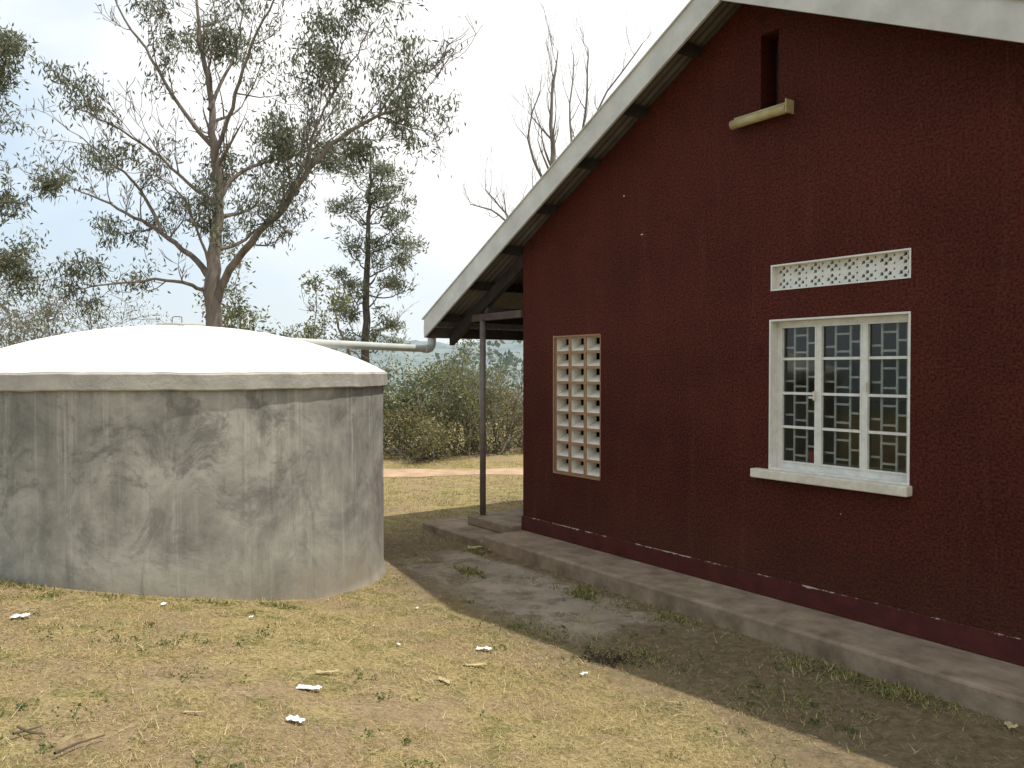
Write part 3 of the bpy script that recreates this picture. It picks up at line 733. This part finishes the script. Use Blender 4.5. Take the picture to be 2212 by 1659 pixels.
kp=(nn>.6)&(np.hypot(X-TX,Y-TY)>TR+.05)&((nn>1.9)|(rng.random(n)<.25))&(rng.random(n)<pn(X,Y,4.1,2.)*1.3-.1); X=X[kp];Y=Y[kp]
V,F,c=blades('s',X,Y,.065,.0045,1.45,[(0.34,0.25,0.12),(0.64,0.54,0.31)],15)
V[:,2]+=.010
np_mesh('loose_straw',V,F,M['blade'],col=c)
tips=[]
for i in range(230):
    r_=random.uniform(2.3,7.5); a_=math.radians(random.uniform(55,140)); x=r_*math.cos(a_);y=r_*math.sin(a_)
    s_,n_=local(x,y)
    if n_<.7 or math.hypot(x-TX,y-TY)<TR+.1: continue
    sc=random.uniform(.015,.06)
    for q in range(random.randint(3,13)): tips.append((Vector((x+random.gauss(0,sc),y+random.gauss(0,sc),float(gh(x,y))+.008+random.random()*.010)),None,1))
V,F,c=leaves(tips,3,.008,.018,.010,[(0.06,0.085,0.025),(0.16,0.21,0.06)],0,13)
np_mesh('broadleaf_weeds',V,F,M['leaf'],col=c)
XX=[];YY=[]
for cx,cy,sd,q in ((-3.45,5.55,.16,500),(-2.2,5.68,.12,250),(-1.75,5.9,.10,250),(-2.75,5.58,.15,200),(-3.0,5.55,.1,200)):
    XX.append(rng.normal(cx,sd,q));YY.append(rng.normal(cy,sd*.35,q))
for s_,n_,sd,q in ((.75,1.2,.09,450),(2.0,.85,.10,500),(1.9,.72,.08,200),(2.9,.7,.14,300),(4.2,.72,.18,350),(4.7,.68,.15,600),(3.3,1.5,.2,300),(0.1,.7,.07,150),(4.4,1.3,.3,400),(2.6,1.75,.2,300)):
    u=rng.normal(s_,sd,q); v=np.maximum(rng.normal(n_,sd*.5,q),.58); XX.append(HX+E[0]*u+NN[0]*v);YY.append(HY+E[1]*u+NN[1]*v)
XX=np.concatenate(XX);YY=np.concatenate(YY)
kp=np.hypot(XX-TX,YY-TY)>TR+.05; XX=XX[kp];YY=YY[kp]
V,F,c=blades('w',XX,YY,.045,.007,1.0,[(0.30,0.24,0.11),(0.45,0.38,0.2)],6,np.full(len(XX),.6))
np_mesh('weeds',V,F,M['blade'],col=c)

# ------------------------------------------------------------------ litter
def scrap(name,x,y,L_,W_,mat,seed,crump=.35):
    rg=random.Random(seed); nx,ny=7,5; V=[];F=[]
    ang=rg.uniform(0,math.pi); z0=float(gh(x,y))+.012
    for j in range(ny):
        for i in range(nx):
            u=(i/(nx-1)-.5)*L_; v=(j/(ny-1)-.5)*W_*(1-.3*abs(i/(nx-1)-.5))
            u+=rg.gauss(0,.06)*W_; v+=rg.gauss(0,.06)*W_
            V.append((u*math.cos(ang)-v*math.sin(ang),u*math.sin(ang)+v*math.cos(ang),abs(rg.gauss(0,1))*crump*W_*.5+.004))
    for j in range(ny-1):
        for i in range(nx-1):
            a=j*nx+i; F.append((a,a+1,a+nx+1,a+nx))
    o=mesh_obj(name,V,F,mat); o.location=(x,y,z0); return o
def gp_(x,y):
    z=0.3
    for _ in range(12):
        Yd=1720*(CAMZ-z)/(y-800); Xd=(x-1106)/1720*Yd; z=.5*z+.5*float(gh(Xd,Yd))
    return Xd,Yd
for i,(x,y,l,w) in enumerate(((38,1340,.10,.06),(350,1312,.055,.03),(540,1340,.03,.025),(1045,1410,.10,.045),(665,1497,.13,.035),(635,1568,.09,.04),(860,1400,.04,.02),(900,1320,.03,.02),(1262,1465,.05,.03))):
    X_,Y_=gp_(x,y); scrap('paper_scrap',X_,Y_,l,w,M['paper'],100+i)
for i,(x,y,l,w) in enumerate(((1025,1445,.15,.028),(705,1462,.12,.022),(960,1480,.10,.03),(1030,1188,.20,.05),(1060,1192,.16,.04),(2190,1580,.08,.05),(415,1550,.10,.012))):
    X_,Y_=gp_(x,y); scrap('dry_leaf',X_,Y_,l,w,M['husk'],200+i,.4)
T=Tree(77)
for (pts) in (((20,1605),(50,1595),(85,1588)),((110,1650),(160,1625),(220,1608)),((30,1590),(55,1603),(90,1606))):
    P=[]
    for p in pts:
        a_,b2=gp_(*p); P.append(Vector((a_,b2,float(gh(a_,b2))+.02+random.random()*.01)))
    T.tube(P,[.006,.005,.003],6)
mesh_obj('dead_branch',T.V,T.F,M['stick'])
X_,Y_=gp_(1300,1432)
tips=[(Vector((X_+random.gauss(0,.10),Y_+random.gauss(0,.07),0.01+float(gh(X_,Y_))+abs(random.gauss(0,.008)))),None,1) for _ in range(80)]
V,F,c=leaves(tips,7,.012,.018,.012,[(0.04,0.032,0.022),(0.11,0.085,0.06)],0,12)
np_mesh('mulch_pile',V,F,M['blade'],col=c)

# ------------------------------------------------------------------ light, sky
trav=Vector((-.412,-.001,-1.0)).normalized()
sl=bpy.data.lights.new('sun','SUN'); sl.energy=4.2; sl.angle=math.radians(.6); sl.color=(1.0,.955,.88)
so=bpy.data.objects.new('sun',sl); COL.objects.link(so); so.rotation_euler=trav.to_track_quat('-Z','Y').to_euler(); so.location=(10,0,20)
w=bpy.data.worlds.new('World'); scene.world=w; w.use_nodes=True; nt=w.node_tree; nt.nodes.clear(); n=N(nt)
out=n.node('ShaderNodeOutputWorld'); bg=n.node('ShaderNodeBackground'); bg.inputs['Strength'].default_value=.135
sky=n.node('ShaderNodeTexSky'); sky.sky_type='NISHITA'; sky.sun_disc=False; sky.sun_elevation=math.radians(67.6); sky.sun_rotation=math.radians(90)
sky.air_density=1.0; sky.dust_density=2.5; sky.ozone_density=1.0
tc=n.node('ShaderNodeTexCoord'); mp=n.node('ShaderNodeMapping'); mp.inputs['Scale'].default_value=(1,1,1.6); n.L(tc.outputs['Generated'],mp.inputs[0])
f=n.noise(mp.outputs[0],1.9,6,.52,.3)
sx,sy,sz=n.xyz(tc.outputs['Generated'])
bias=n.math('ADD',n.math('MULTIPLY',sx,.60),n.math('MULTIPLY',sz,.25))
cm=n.maprange(n.math('ADD',f,bias),.10,.62)
c=n.mix(0.68,sky.outputs[0],(5.6,7.0,8.3))
hz=n.maprange(sz,.0,.22,0.85,0.0)
c=n.mix(hz,c,(6.2,6.8,7.0))
c=n.mix(n.math('MULTIPLY',cm,n.maprange(sz,.02,.24,.35,1)),c,(8.8,8.8,8.7))
n.L(c,bg.inputs[0]); n.L(bg.outputs[0],out.inputs[0])

cam=bpy.data.cameras.new('camera'); cam.sensor_width=36; cam.lens=36*1720/2212; cam.clip_start=.05; cam.clip_end=6000
co=bpy.data.objects.new('camera',cam); COL.objects.link(co); co.location=(0,0,CAMZ); co.rotation_euler=(math.radians(90-.98),0,0); scene.camera=co
scene.view_settings.view_transform='Standard'; scene.view_settings.look='None'; scene.view_settings.exposure=0
print('verts',sum(len(o.data.vertices) for o in bpy.data.objects if o.type=='MESH'))
